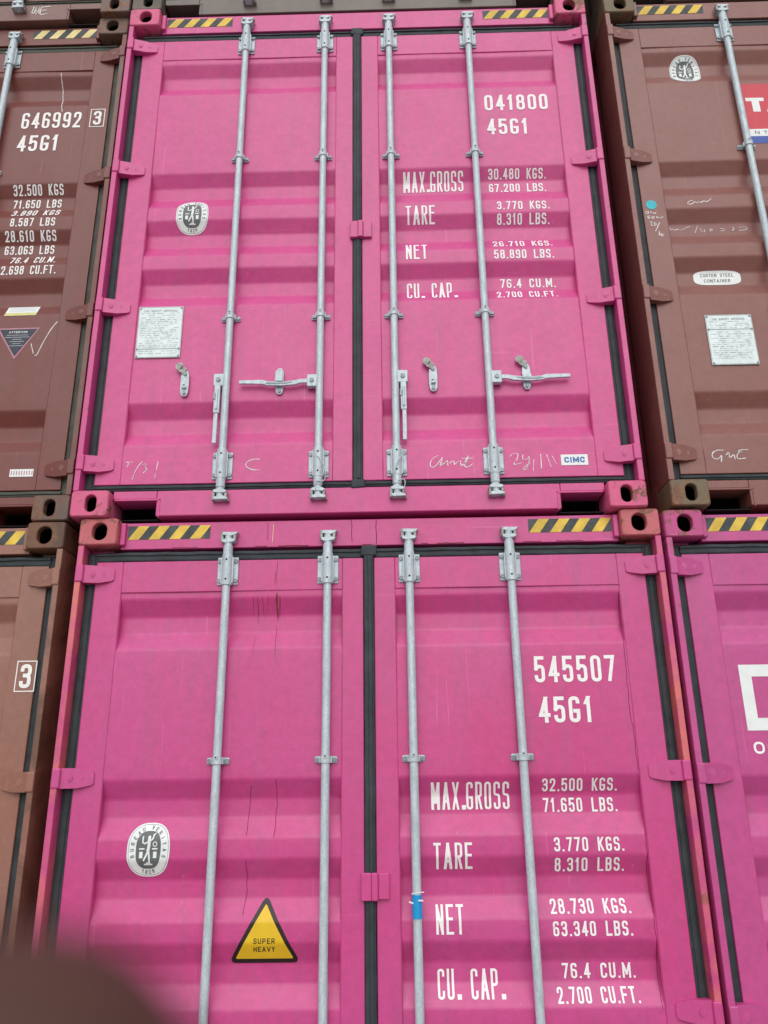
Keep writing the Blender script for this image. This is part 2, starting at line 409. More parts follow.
        o = bpy.data.objects.new(name, me); C.objects.link(o); o.parent = parent
        if label: o['label'] = label
        return o
def ell(cx, cz, a, b, n=40, p=2.0):
    o = []
    for i in range(n):
        t = 2 * math.pi * i / n; c, s_ = math.cos(t), math.sin(t)
        o.append((cx + a * math.copysign(abs(c) ** (2 / p), c), cz + b * math.copysign(abs(s_) ** (2 / p), s_)))
    return o

# ------------------------------------------------------------------ ground
def ground():
    m, n, b = nodes('worn_concrete_yard'); v = coords(n, (0, 0, 0))
    c = mix(n, ramp(n, noise(n, .6, v, 8, .65), .3, .7), (.26, .25, .235, 1), (.36, .35, .33, 1))
    c = mix(n, 1.0, c, ramp(n, noise(n, 120, v, 4, .7), .3, .7, (.7, .7, .7, 1), (1.25, 1.25, 1.25, 1)), 'MULTIPLY')
    n.links.new(c, b.inputs['Base Color']); b.inputs['Roughness'].default_value = .9
    bump(n, b, noise(n, 150, v), .5, .004)
    q = MB(); q.bm.faces.new([q.bm.verts.new(p) for p in ((-900, -900, 0), (900, -900, 0), (900, 900, 0), (-900, 900, 0))])
    o = q.build('ground', m); tag(o, kind='structure')
    # concrete strip that carries the containers, with a painted bay line in front of it
    cm = simple('concrete_slab', (.27, .26, .24), .85, .25, 3, bmp=.3)
    q = MB(); q.box(-14, 14, -.6, 13.2, -.2, .004, b=.002); o = q.build('container_pad', cm); tag(o, kind='structure')
    q = MB(); q.box(-14, 14, -.95, -.83, -.02, .006); o = q.build('bay_line', M_yelp); tag(o, kind='structure')
ground()

# ------------------------------------------------------------------ container
HW = 1.219
def ray(shape, ang):
    """distance from centre to boundary of a rounded box (hx, hz, r) along ang"""
    hx, hz, r = shape; lo, hi = 0, 1
    dx, dz = math.cos(ang), math.sin(ang)
    for _ in range(26):
        t = (lo + hi) / 2; x = abs(dx * t) - (hx - r); z = abs(dz * t) - (hz - r)
        d = math.hypot(max(x, 0), max(z, 0)) + min(max(x, z), 0) - r
        if d > 0: hi = t
        else: lo = t
    return dx * lo, dz * lo
def casting(parent, mat, s, z0, top, name='corner_casting'):
    q = MB(); bm = q.bm; cx = s * (HW - .081); cz = z0 + .059
    hcx = s * (HW - .086); hole = (.0315, .0385, .031) if top else (.0245, .0385, .0244)
    N = 56; rings = []
    def ringof(shape, y, x0=cx, z0_=cz):
        out = []
        for i in range(N):
            a = 2 * math.pi * (i + .5) / N
            dx, dz = ray(shape, a); out.append(bm.verts.new((x0 + dx, y, z0_ + dz)))
        return out
    for shape, y, c0 in (((.081, .059, .010), .178, cx), ((.081, .059, .010), .010, cx), ((.0795, .0575, .011), .0035, cx), ((.076, .054, .012), 0, cx),
                     ((hole[0] + .003, hole[1] + .003, hole[2] + .002), 0, hcx), (hole, .003, hcx), (hole, .034, hcx), ((.06, .045, .01), .035, cx), ((.06, .045, .01), .16, cx)):
        rings.append(ringof(shape, y, c0))
    for a, b in zip(rings, rings[1:]):
        for i in range(N): f = bm.faces.new((a[i], a[(i + 1) % N], b[(i + 1) % N], b[i])); f.smooth = False
    bm.faces.new(rings[-1]); bm.faces.new(rings[0])
    q.mats = [mat, M_shade]
    for f in bm.faces:
        if all(v.co.y > .033 for v in f.verts) and all(abs(v.co.x - cx) < .065 for v in f.verts): f.material_index = 1  # shade inside the casting is put into the colour
    return q.build(name, mat, parent)

def side_wall(parent, mat, s, H):
    q = MB(); bm = q.bm; L = 12.0; y = .178; pts = []
    xo, xi = s * 1.212, s * 1.176
    while y < L:
        for d, x in ((0, xo), (.072, xo), (.140, xi), (.210, xi)): pts.append((x, y + d))
        y += .278
    A = [bm.verts.new((x, y, .15)) for x, y in pts]; B = [bm.verts.new((x, y, H - .06)) for x, y in pts]
    for i in range(len(pts) - 1): bm.faces.new((A[i], A[i + 1], B[i + 1], B[i]))
    q.box(s * 1.150, s * 1.217, .18, 12.1, .012, .155, b=.004)
    q.box(s * 1.155, s * 1.217, .18, 12.1, H - .075, H - .008, b=.004)
    return q.build('side_wall', mat, parent)

HINGES = (2.657, 1.848, 1.048, .252)
def hinge(parent, mat, s, z):
    q = MB()
    h = .0375
    q.box(s * 1.184, s * 1.2175, -.0005, .05, z - h, z + h, b=.006)
    # the strap: steps down from the knuckle to the door and tapers at its end
    xa, xb, xc = s * 1.186, s * 1.125, s * 1.068
    pts = [(xa, z - h), (xb, z - h * .98), (xc + s * .008, z - h * .70), (xc, z - h * .52), (xc, z + h * .52), (xc + s * .008, z + h * .70), (xb, z + h * .98), (xa, z + h)]
    ys = [.014, .030, .043, .046, .046, .043, .030, .014]
    q.prism(pts, 0, .0535, ys=ys)
    for dx, rr in ((1.158, .016), (1.115, .013)):
        for k in range(1):
            yy = .008 + (1.186 - dx) / .061 * .020
            q.cyl((s * dx, yy + .0035, z), (s * dx, yy + .02, z), rr, rr, 14)
            q.cyl((s * dx, yy + .002, z), (s * dx, yy + .02, z), rr * .5, rr * .5, 12)
    return q.build('hinge', mat, parent)

def post(parent, mat, s, H):
    q = MB()
    q.box(s * 1.1925, s * 1.2175, .005, .178, .119, H - .119, b=.003)
    q.box(s * 1.095, s * 1.192, .097, .178, .119, H - .119, b=.002)
    return q.build('corner_post', mat, parent)

def seal(parent, s, right, dusty=False):
    q = MB()
    o, i = 1.186, (.024 if not right else .0235)
    # outer vertical, top and bottom lips with a rounded ridge
    q.box(s * 1.140, s * 1.1915, .064, .094, .133, 2.757, b=.004)
    q.box(s * 1.160, s * 1.182, .059, .07, .140, 2.750, b=.004)
    xs = (s * .0245, s * 1.152)
    q.box(xs[0], xs[1], .056, .094, 2.716, 2.758, b=.007)
    q.box(xs[0], xs[1], .050, .08, 2.741, 2.750, b=.002)
    q.box(xs[0], xs[1], .056, .094, .132, .159, b=.005)
    q.box(xs[0], xs[1], .050, .08, .142, .149, b=.002)
    if right:
        q.box(-.0212, .0212, .046, .10, .132, 2.764, b=.006)
        q.box(-.004, .013, .0405, .06, .165, 2.72, b=.0035)
        q.box(-.032, .034, .0435, .09, 2.722, 2.768, b=.006)
        q.box(-.030, .031, .0435, .09, .125, .165, b=.006)
    bm = q.bm
    for k in range(1, 34): bmesh.ops.bisect_plane(bm, geom=bm.verts[:] + bm.edges[:] + bm.faces[:], plane_co=(0, 0, .13 + k * .078), plane_no=(0, 0, 1))
    for k in range(1, 15): bmesh.ops.bisect_plane(bm, geom=bm.verts[:] + bm.edges[:] + bm.faces[:], plane_co=(s * k * .078, 0, 0), plane_no=(1, 0, 0))
    for v in bm.verts:
        a = v.co.z * 31 + s * 3 + v.co.x * 5; b_ = v.co.x * 37 + v.co.z * 3
        v.co.x += .0011 * math.sin(a) + .0008 * math.sin(a * 2.7 + 1); v.co.z += .0012 * math.sin(b_) + .0008 * math.sin(b_ * 2.3)
        v.co.y += .0008 * math.sin(a * 1.7 + b_)
    return q.build('door_seal', M_rubw if dusty else M_rub, parent)

def door(root, mats, s, sd):
    q = MB()
    a, b = s * .0225, s * .110; c, d = s * 1.035, s * 1.148
    q.box(a, b, .052, .10, ZB, ZT, b=.0035)
    q.box(c, d, .052, .10, ZB, ZT, b=.0035)
    q.box(b, c, .0525, .0995, PB1, ZT - .0005, b=.003)
    q.box(b, c, .0525, .0995, ZB + .0005, PB0, b=.003)
    # pressed panel
    nx = 26; x0, x1 = sorted((b, c)); bm = q.bm; grid = []
    for z in zs:
        row = []
        for i in range(nx + 1):
            x = x0 - .004 + (x1 - x0 + .008) * i / nx
            row.append(bm.verts.new((x, prof(z) + dent(x, z, sd), z)))
        grid.append(row)
    for r0, r1 in zip(grid, grid[1:]):
        for i in range(nx):
            f = bm.faces.new((r0[i], r0[i + 1], r1[i + 1], r1[i])); f.smooth = True
    # weld beads along the panel's edge
    for x in (x0, x1):
        q.cyl((x, .0585, PB0), (x, .0585, PB1), .0022, n=6)
    o = q.build('door', mats['door'], root)
    return o

def catch(parent, s, x, z, open_flap):
    q = MB()
    pts = ell(x, z, .0185, .066, 28, 3.2)
    q.prism(pts, .043, .0525, M_galv, b=.002)
    if not open_flap or x > .7:
        q.box(x - .020, x + .020, .026, .046, z - .012, z + .004, M_galv, b=.002)
    else: q.box(x - .010, x + .010, .030, .046, z - .030, z - .018, M_galv, b=.002)
    for dz in (-.050, .046): q.cyl((x, .036, z + dz), (x, .046, z + dz), .0085, .0075, 10, M_bolt)
    q.box(x - .008, x + .002, .041, .046, z - .028, z - .006, M_shade, b=.001)  # black block painted as the shaded slot
    # the swivelling seal flap above
    if open_flap:
        q.cyl((x - .027, .036, z + .083), (x - .027, .043, z + .083), .019, .019, 18, M_galvd)
        q.box(x - .026, x + .002, .036, .043, z + .050, z + .080, M_galvd, b=.001, rot=Matrix.Rotation(.6, 3, 'Y'))
    else:
        q.box(x - .017, x + .017, .018, .024, z - .012, z + .040, M_galv, b=.002)
    return q.build('handle_catch', M_galv, parent)

def lock_rod(root, x, hd, hanging, catchx, wire, flip=False):
    """x of the rod, side the handle leaves it on, whether the handle hangs loose"""
    q = MB(); rnd = random.Random(int(x * 1000) + 7)
    q.cyl((x, .030, .100), (x, .030, 2.800), .0165, n=24, mat=M_galv)
    rod = q.build('lock_rod', M_galv, root)
    ry = .030
    for nm, zc, hh in (('bearing_bracket', 2.665, .060), ('bearing_bracket', .238, .063)):
        q = MB()
        q.box(x - .044, x + .044, .0455, .0518, zc - hh, zc + hh, M_galv, b=.004)
        for sx in (-1, 1):
            q.box(x + sx * .022 - .004, x + sx * .022 + .004, .026, .047, zc - hh + .004, zc + hh - .004, M_galv, b=.002)
            for sz in (-1, 1):
                q.cyl((x + sx * .034, .0385, zc + sz * (hh - .018)), (x + sx * .034, .047, zc + sz * (hh - .018)), .0085, .0095, 12, M_bolt)
        q.cyl((x, ry, zc - hh - .004), (x, ry, zc + hh + .006), .0222, n=24, mat=M_galv)
        for sz in (-1, 1): q.cyl((x, ry - .0235, zc + sz * (hh - .018)), (x, ry - .015, zc + sz * (hh - .018)), .0042, n=8, mat=M_shade)  # black studs painted as shaded holes in the sleeve
        q.build(nm, M_galv, rod)
    for zc in (1.905, .978):
        q = MB()
        q.box(x - .044, x + .044, .050, .0565, zc - .013, zc + .013, M_galv, b=.005)
        for sx in (-1, 1):
            q.cyl((x + sx * .034, .043, zc), (x + sx * .034, .0512, zc), .0085, .0085, 12, M_bolt)
            q.box(x + sx * .0215 - .003, x + sx * .0215 + .003, .030, .052, zc - .013, zc + .013, M_galv, b=.002)
        q.cyl((x, ry, zc - .013), (x, ry, zc + .013), .0212, n=20, mat=M_galv)
        q.box(x - .006, x + .006, .0065, .012, zc + .004, zc + .019, M_galv, b=.001)
        q.cyl((x, .004, zc + .012), (x, .008, zc + .012), .003, n=8, mat=M_shade)  # black stud drawn as a shaded hole
        q.build('rod_guide', M_galv, rod)
    # cams at both ends, gripping their keepers on header and sill
    for sg, z in ((1, 2.725), (-1, .176)):
        q = MB()
        q.cyl((x, ry, z), (x, ry, z + sg * .045), .0205, .0195, 20, M_galv)
        q.cyl((x, ry, z + sg * .045), (x, ry, z + sg * .090), .0165, .0160, 18, M_galv)
        q.prism([(x - .028, z + sg * .062), (x - .010, z + sg * .055), (x + .024, z + sg * .060), (x + .033, z + sg * .068), (x + .020, z + sg * .074), (x - .024, z + sg * .072)], .012, .052, M_galv, b=.001)
        q.prism([(x - .026, z + sg * .092), (x + .012, z + sg * .086), (x + .034, z + sg * .094), (x + .036, z + sg * .102), (x - .020, z + sg * .104)], .014, .056, M_galv, b=.001)
        q.build('cam', M_galv, rod)
        q = MB()
        for sx in (-1, 1): q.box(x + sx * .026 - .006, x + sx * .026 + .006, .016, .056, z + sg * .066, z + sg * .106, M_galvd, b=.002)
        q.box(x - .018, x + .020, .038, .056, z + sg * .074, z + sg * .100, M_galvd, b=.003)
        q.box(x + .020, x + .040, .026, .045, z + sg * .100, z + sg * .108, M_galvd, b=.002)
        q.cyl((x - .008, .020, z + sg * .096), (x - .008, .05, z + sg * .096), .006, n=8, mat=M_galvd)
        q.build('cam_keeper', M_galvd, rod)
    # handle
    if flip: hd = -hd
    hz = .634 if not hanging else .646
    q = MB()
    hx = x + hd * .034
    q.box(x + hd * .010, x + hd * .056, .018, .046, hz - .030, hz + .030, M_galv, b=.003)
    q.cyl((hx, .012, hz), (hx, .024, hz), .010, .009, 12, M_bolt)
    q.build('handle_hub', M_galv, rod)
    q = MB()
    if hanging:
        hx = x + hd * .036
        q.box(hx - .013, hx + .013, .016, .030, hz - .165, hz - .030, M_galv, b=.002)
        q.box(hx - .004, hx + .004, .008, .034, hz - .150, hz - .050, M_galv, b=.002)
        q.box(hx - .009 + hd * .002, hx + .009 + hd * .002, .020, .030, hz - .310, hz - .160, M_galv, b=.002)
        q.box(hx - .016, hx - .006, .010, .024, hz - .100, hz - .070, M_bolt, b=.002)
    else:
        # wrist by the hub, flattened grip that twists through the catch, straight tongue
        pts = [(.056, .010), (.085, .010), (.110, .002), (.170, -.004), (.235, -.001), (.255, .009), (.362, .008),
               (.362, -.008), (.255, -.010), (.235, -.019), (.170, -.021), (.110, -.018), (.085, -.008), (.056, -.009)]
        P2 = [(x + hd * a, hz + b_) for a, b_ in pts]
        q.prism(P2, .022, .034, M_galv, b=.0015)
        q.prism([(x + hd * a, hz + b_) for a, b_ in [(.120, -.003), (.180, -.007), (.230, -.004), (.245, -.010), (.225, -.013), (.150, -.014)]], .0195, .024, M_bolt, b=.001)
    q.build('handle', M_galv, rod)
    if wire:
        q = MB(); p = None
        for k in range(26):
            t = k / 25; a = Vector((x + .012 + .022 * math.sin(t * 7 + x * 9), .006 + .006 * math.cos(t * 11), .262 - .17 * t + .02 * math.sin(t * 9)))
            if p is not None: q.cyl(p, a, .0022, n=6, mat=M_galv, caps=False)
            p = a
        q.build('seal_wire', M_galv, rod)
    return rod

def hazard_tape(parent, x0, x1, z0, z1, y, yel=None, slant=1):
    f = Flat(); yel = yel or M_yel
    f.poly([(x0, z0), (x1, z0), (x1, z1), (x0, z1)], M_blk, 0)
    n = 4; w = (x1 - x0) / n; h = z1 - z0; sh = w * .48
    for k in range(n + 1):
        a = x0 + k * w + w * .02; pts = [(a, z0), (a + w * .52, z0), (a + w * .52 + sh, z1), (a + sh, z1)]
        # clip at the ends
        out = []
        def clip(ps, X, keep):
            r = []
            for i in range(len(ps)):
                p, q_ = ps[i], ps[(i + 1) % len(ps)]
                ip, iq = keep(p[0], X), keep(q_[0], X)
                if ip: r.append(p)
                if ip != iq:
                    t = (X - p[0]) / (q_[0] - p[0]); r.append((X, p[1] + t * (q_[1] - p[1])))
            return r
        pts = clip(pts, x1 - .0005, lambda v, X: v <= X)
        if len(pts) >= 3: pts = clip(pts, x0 + .0005, lambda v, X: v >= X)
        if len(pts) >= 3: f.poly(pts, yel, 1)
    return f.build('hazard_tape', parent, lambda x, z: y, base=.0012)

def container(key, loc, sd, label, H=G, hang=(1, 0, 1, 0), wires=(0, 0, 0, 0), dusty=False, paleT=False, flip=False, rust_mid=None):
    root = bpy.data.objects.new('shipping_container', None); C.objects.link(root)
    root.location = (loc[0], loc[1], loc[2]); root.empty_display_size = .3
    tag(root, label, 'shipping container', 'shipping containers stacked in rows')
    m = P[key]
    D = {}
    for s in (-1, 1):
        casting(root, m['cast'], s, .001, False); casting(root, m['cast'], s, H - .119, True)
        post(root, m['frame'], s, H); side_wall(root, m['frame'], s, H)
    q = MB()
    q.box(-1.0555, 1.0555, .052, .175, 2.769, 2.886, b=.003)
    q.box(-1.0555, 1.0555, .10, .175, 2.70, 2.769)
    # end plates that meet the castings, set a little proud
    for s in (-1, 1): q.box(s * 1.033, s * 1.0562, .030, .17, 2.782, 2.882, b=.006)
    hd = q.build('door_header', m['door'], root)
    q = MB()
    for s in (-1, 1):
        q.box(s * .868, s * 1.056, .0495, .17, .092, .1285, b=.003)
        # raised rim round the forklift pocket
        q.box(s * .850, s * .858, .046, .16, .010, .095, b=.002)
        q.box(s * .850, s * 1.050, .046, .16, .0835, .0915, b=.002)
    q.box(-.867, .867, .0495, .17, .014, .1285, b=.004)
    for s in (-1, 1):
        pk = MB()
        pk.box(s * .8605, s * 1.052, .075, .60, .084, .091); pk.box(s * .8605, s * 1.052, .60, .61, .004, .09); pk.box(s * .8605, s * 1.052, .075, .60, .002, .006)
        pk.box(s * .860, s * .866, .075, .60, .006, .084); pk.box(s * 1.047, s * 1.053, .18, .60, .006, .084)
        pk.build('forklift_pocket', M_shade, root)  # pocket lining coloured near-black to paint in its shade
    sill = q.build('door_sill', m['door'], root)
    q = MB(); q.box(-1.16, 1.16, .20, 12.1, .10, .14); q.build('floor', M_shade, root)
    q = MB(); q.box(-1.16, 1.16, .176, 12.1, H - .03, H - .012); q.build('roof', m['frame'], root)
    q = MB(); q.box(-1.217, 1.217, 12.1, 12.19, .01, H - .01, b=.01); q.build('end_wall', m['frame'], root)
    for s in (-1, 1):
        d = door(root, m, s, sd + s); D[s] = d
        seal(d, s, s > 0, dusty)
        for z in HINGES: hinge(d, m['door'], s, z)
    for i, (x, cx) in enumerate(((-.590, -.783), (-.170, -.352), (.170, .341), (.590, .760))):
        s = -1 if i < 2 else 1
        lock_rod(root, x, s, bool(hang[i]), cx, wires[i], flip)
        if not flip: catch(D[s], s, cx, .645, i != 1)
    # centre plate that overlaps both doors
    q = MB()
    q.box(-.034, .004, .030, .052, 1.408, 1.502, b=.003)
    q.box(.004, .028, .024, .052, 1.408, 1.502, b=.004)
    q.box(.028, .070, .036, .052, 1.412, 1.500, b=.003)
    q.build('door_overlap_plate', m['door'], D[1])
    yt = .052
    hazard_tape(hd, -1.028, -.675, 2.812, 2.872, yt, M_yelp if paleT else None); hazard_tape(hd, .679, 1.030, 2.812, 2.872, yt, M_yelp if paleT else None)
    return root, D, sd, hd, sill

def yfn(sd): return lambda x, z: front(x, z, sd)
def letter(cont, s, name, t, x0, x1, z0, z1, sw=.15, gap=.36, mat=None, label=None):
    f = Flat(); f.text(t, x0, x1, z0, z1, mat or M_white, sw, gap)
    return f.build(name, cont[1][s], yfn(cont[2] + s))
CR = random.Random(5)
def chalk(cont, s, strokes, w=.0042, mat=None, name='chalk_writing'):
    f = Flat()
    for k, st in enumerate(strokes):
        # smooth the hand-drawn line
        pts = [Vector(p) for p in st]
        for _ in range(2):
            n2 = [pts[0]]
            for a, b in zip(pts, pts[1:]): n2 += [a * .75 + b * .25, a * .25 + b * .75]
            pts = n2 + [pts[-1]]
        i = 0
        while i < len(pts) - 1:
            n_ = CR.randint(4, 9); seg = pts[i:i + n_ + 1]
            if len(seg) > 1: f.stroke([tuple(p) for p in seg], w * CR.uniform(.65, 1.25), mat or M_chalk, k % 3)
            i += n_ + (1 if CR.random() < .22 else 0)
    return f.build(name, cont[1][s], yfn(cont[2] + s), base=.0008)

def emblem(cont, s, cx, cz, a=.080, b=.094):
    """oval inspection sticker: lettered white rim, dark core with a standing figure"""
    f = Flat()
    f.poly(ell(cx, cz, a, b, 44, 2.5), M_stick, 0)
    f.stroke(ell(cx, cz, a * .93, b * .94, 44, 2.5), .0022, M_stickl, 1, True)
    f.poly(ell(cx, cz, a * .58, b * .70, 40, 2.7), M_stickg, 2)
    def arc(text, a0, a1, rx, rz, h):
        n = len(text)
        for i, ch in enumerate(text):
            t = R(a0 + (a1 - a0) * (i + .5) / n); px, pz = cx + rx * math.cos(t), cz + rz * math.sin(t)
            ang = t - math.pi / 2 if a0 > a1 else t + math.pi / 2
            ca, sa = math.cos(ang), math.sin(ang)
            f.text(ch, -h * .3, h * .3, -h / 2, h / 2, M_stickg, .17, .3, 2, tx=lambda p, px=px, pz=pz, ca=ca, sa=sa: (px + p[0] * ca - p[1] * sa, pz + p[0] * sa + p[1] * ca))
    arc('BUREAU VERITAS', 205, -25, a * .76, b * .83, .015)
    arc('1828', 245, 295, a * .76, b * .82, .014)
    k = a / .08
    def st(pts, w): f.stroke([(cx + x * k, cz + z * b / .094) for x, z in pts], w * k, M_stick, 4)
    # figure with one raised arm, torch, blocks and a pedestal
    f.poly(ell(cx + .002 * k, cz + .043 * k, .0055 * k, .0065 * k, 14), M_stick, 5)
    st([(.002, .038), (.002, .015), (-.001, -.005)], .011)
    st([(.004, .030), (.014, .038), (.018, .052)], .005); st([(.014, .050), (.024, .058)], .004)
    st([(.000, .030), (-.014, .022), (-.022, .026), (-.022, .048)], .005)
    st([(-.001, -.004), (-.008, -.022), (-.016, -.038)], .0065); st([(.001, -.004), (.005, -.024), (.006, -.044)], .0065)
    st([(-.034, .004), (-.014, .004)], .005); st([(.014, .004), (.034, .004)], .005)
    st([(-.026, -.006), (-.026, -.028)], .013); st([(.026, -.006), (.026, -.028)], .013)
    st([(-.014, -.050), (.018, -.050)], .005); st([(-.006, -.045), (.010, -.045)], .005)
    f.stroke(ell(cx + .024 * k, cz + .020 * k, .007 * k, .008 * k, 14), .003, M_stick, 4, True)
    return f.build('inspection_emblem', cont[1][s], yfn(cont[2] + s))

def plate(cont, s, x0, x1, z0, z1, split, seed, header=()):
    rnd = random.Random(seed); d = cont[1][s]
    q = MB(); q.prism([(x0, z0), (x1, z0), (x1, z1), (x0, z1)], .0525, .0575, M_plate, b=.001)
    for x in (x0 + .008, x1 - .008):
        for z in (z0 + .008, z1 - .008, split): q.cyl((x, .0495, z), (x, .054, z), .0048, n=10, mat=M_bolt)
    o = q.build('data_plate', M_plate, d)
    f = Flat(); w = x1 - x0; z = z1 - .018
    f.stroke([(x0 + .002, split), (x1 - .002, split)], .0025, M_stickg, 0)
    f.stroke([(x0 + .003, z0 + .003), (x1 - .003, z0 + .003), (x1 - .003, z1 - .003), (x0 + .003, z1 - .003)], .0018, M_stickl, 0, True)
    for t, hx, hh in header:
        f.text(t, x0 + w * (.5 - hx / 2), x0 + w * (.5 + hx / 2), z - hh, z, M_stickl, .18, .35, 1); z -= hh + .008
    # engraved lines too small to read
    while z > z0 + .022:
        if abs(z - split) > .008:
            x = x0 + .014
            while x < x1 - .022:
                l = rnd.uniform(.006, .030)
                if rnd.random() < .78: f.stroke([(x, z), (min(x + l, x1 - .014), z)], rnd.uniform(.0014, .0034), M_stickl, 0)
                x += l + rnd.uniform(.003, .012)
        z -= rnd.uniform(.0085, .0125)
    f.build('plate_engraving', d, lambda x, z: .0525, base=.0006, step=.0003)

# ------------------------------------------------------------------ the nine containers
UC = container('pink_upper', (0, 0, G), 1.0, 'bright pink container marked 041800 with a small white CIMC sticker, middle of the upper row', hang=(1, 0, 1, 0), wires=(0, 1, 1, 0))
LC = container('pink_lower', (.0437, .0208, 0), 2.0, 'darker pink container marked 545507 with yellow SUPER HEAVY triangle and salmon corner castings', hang=(0, 0, 0, 0))
UL = container('brown_upper_left', (-2.461, .046, G), 3.0, 'brown container marked 646992, left of the bright pink container marked 041800', dusty=True, paleT=True, hang=(1, 1, 1, 1), flip=True)
UR = container('brown_upper_right', (2.536, 0, G), 4.0, 'brown container with red logo sticker and oval CORTEN STEEL label on its door', paleT=False, hang=(1, 1, 1, 1), flip=True)
LL = container('brown_lower_left', (-2.455, .02, -.012), 5.0, 'rust brown container with a boxed digit 3 on its door edge, bottom left', hang=(0, 0, 0, 0))
LR = container('pink_right', (2.495, .010, -.012), 6.0, 'pink container with big white letter D on its door, right of the container marked 545507', hang=(0, 0, 0, 0))
TL = container('brown_top', (-2.450, .01, 2 * G - .004), 7.0, 'brown container with chalk scrawl on its sill, standing on the brown container marked 646992', hang=(0, 0, 0, 0), dusty=True)
TC = container('grey_top', (0, .01, 2 * G + .004), 8.0, 'grey brown container standing on the bright pink one marked 041800, only its bottom edge visible', hang=(0, 0, 0, 0))
TRc = container('grey_top_right', (2.545, .0, 2 * G), 9.0, 'dark grey brown container standing on the brown container with the red logo sticker', hang=(0, 0, 0, 0))

# ---- lettering of the two pink containers in the middle
def block(cont, rows, gap=.36):
    for name, t, x0, x1, z0, z1, sw in rows:
        if ' ' in t and name == 'weight_figure':
            a, b = t.split(' '); wd = lambda q: sum(WID.get(c, 1) for c in q) + gap * (len(q) - 1)
            u = (x1 - x0) / wd(t)
            letter(cont, 1, 'weight_figure', a, x0, x0 + wd(a) * u, z0, z1, sw); letter(cont, 1, 'weight_unit', b, x1 - wd(b) * u, x1, z0, z1, sw)
        else: letter(cont, 1, name, t, x0, x1, z0, z1, sw)
block(UC, [
 ('serial_number', '041800', .657, .982, 2.190, 2.290, .17), ('size_code', '45G1', .663, .869, 2.034, 2.134, .17),
 ('weight_heading', 'MAX.GROSS', .229, .529, 1.714, 1.818, .16), ('weight_figure', '30.480 KGS.', .654, .943, 1.776, 1.823, .145), ('weight_figure', '67.200 LBS.', .656, .941, 1.703, 1.753, .145),
 ('weight_heading', 'TARE', .236, .379, 1.508, 1.604, .165), ('weight_figure', '3.770 KGS.', .684, .940, 1.567, 1.615, .145), ('weight_figure', '8.310 LBS.', .682, .938, 1.497, 1.546, .145),
 ('weight_heading', 'NET', .233, .336, 1.292, 1.392, .165), ('weight_figure', '26.710 KGS.', .654, .940, 1.357, 1.404, .145), ('weight_figure', '58.890 LBS.', .654, .939, 1.282, 1.332, .145),
 ('weight_heading', 'CU. CAP.', .234, .466, 1.083, 1.180, .165), ('weight_figure', '76.4 CU.M.', .679, .942, 1.143, 1.192, .145), ('weight_figure', '2.700 CU.FT.', .657, .942, 1.071, 1.118, .145)])
block(LC, [
 ('serial_number', '545507', .661, .983, 2.188, 2.292, .17), ('size_code', '45G1', .667, .876, 2.032, 2.132, .17),
 ('weight_heading', 'MAX.GROSS', .234, .535, 1.716, 1.816, .16), ('weight_figure', '32.500 KGS.', .662, .949, 1.778, 1.825, .145), ('weight_figure', '71.650 LBS.', .663, .946, 1.703, 1.754, .145),
 ('weight_heading', 'TARE', .236, .381, 1.508, 1.601, .165), ('weight_figure', '3.770 KGS.', .688, .948, 1.566, 1.615, .145), ('weight_figure', '8.310 LBS.', .687, .945, 1.495, 1.544, .145),
 ('weight_heading', 'NET', .238, .339, 1.292, 1.389, .165), ('weight_figure', '28.730 KGS.', .659, .952, 1.355, 1.403, .145), ('weight_figure', '63.340 LBS.', .661, .948, 1.283, 1.332, .145),
 ('weight_heading', 'CU. CAP.', .238, .473, 1.083, 1.176, .165), ('weight_figure', '76.4 CU.M.', .688, .951, 1.142, 1.191, .145), ('weight_figure', '2.700 CU.FT.', .661, .953, 1.069, 1.117, .145)])
block(UL, [
 ('serial_number', '646992', .692, 1.005, 2.194, 2.299, .175), ('size_code', '45G1', .690, .902, 2.044, 2.148, .175),
 ('weight_figure', '32.500 KGS', .702, .960, 1.782, 1.832, .145), ('weight_figure', '71.650 LBS', .703, .950, 1.712, 1.762, .145),
 ('weight_figure', '3.890 KGS', .713, .955, 1.646, 1.696, .145), ('weight_figure', '8.587 LBS', .722, .948, 1.574, 1.623, .145),
 ('weight_figure', '28.610 KGS', .700, .957, 1.501, 1.550, .145), ('weight_figure', '63.063 LBS', .697, .946, 1.434, 1.484, .145),
 ('weight_figure', '76.4 CU.M.', .741, .968, 1.366, 1.416, .145), ('weight_figure', '2.698 CU.FT.', .715, .985, 1.292, 1.342, .145)])
for c, x0, x1, z0, z1 in ((UL, 1.057, 1.130, 2.191, 2.306), (LL, 1.071, 1.149, 2.195, 2.315)):
    f = Flat(); f.text('3', x0 + .016, x1 - .016, z0 + .012, z1 - .012, M_white, .17)
    f.stroke([(x0, z0), (x1, z0), (x1, z1), (x0, z1)], .0042, M_white, 0, True)
    f.build('check_digit', c[1][1], yfn(c[2] + 1))
block(LL, [('serial_number', '712064', .67, .985, 2.19, 2.292, .17), ('size_code', '45G1', .665, .872, 2.034, 2.134, .17)][1:])
# black thumb smear under the MAX.GROSS heading
chalk(LC, 1, [[(.385, 1.735), (.425, 1.728), (.470, 1.742)]], .010, simple('grey_smear', (.30, .10, .16), .8, .4, 60, bmp=0), 'dirt_smear')

# ---- emblems, plates, stickers
emblem(UC, -1, -.813, 1.582, .080, .096); emblem(LC, -1, -.838, 1.588, .081, .095); emblem(UR, -1, -.812, 2.440, .079, .094)
plate(UC, -1, -1.026, -.818, .785, 1.056, .830, 3, (('CSC SAFETY APPROVAL', .75, .010),))
plate(UR, -1, -.935, -.723, .686, .945, .868, 5, (('CSC SAFETY APPROVAL', .7, .010),))
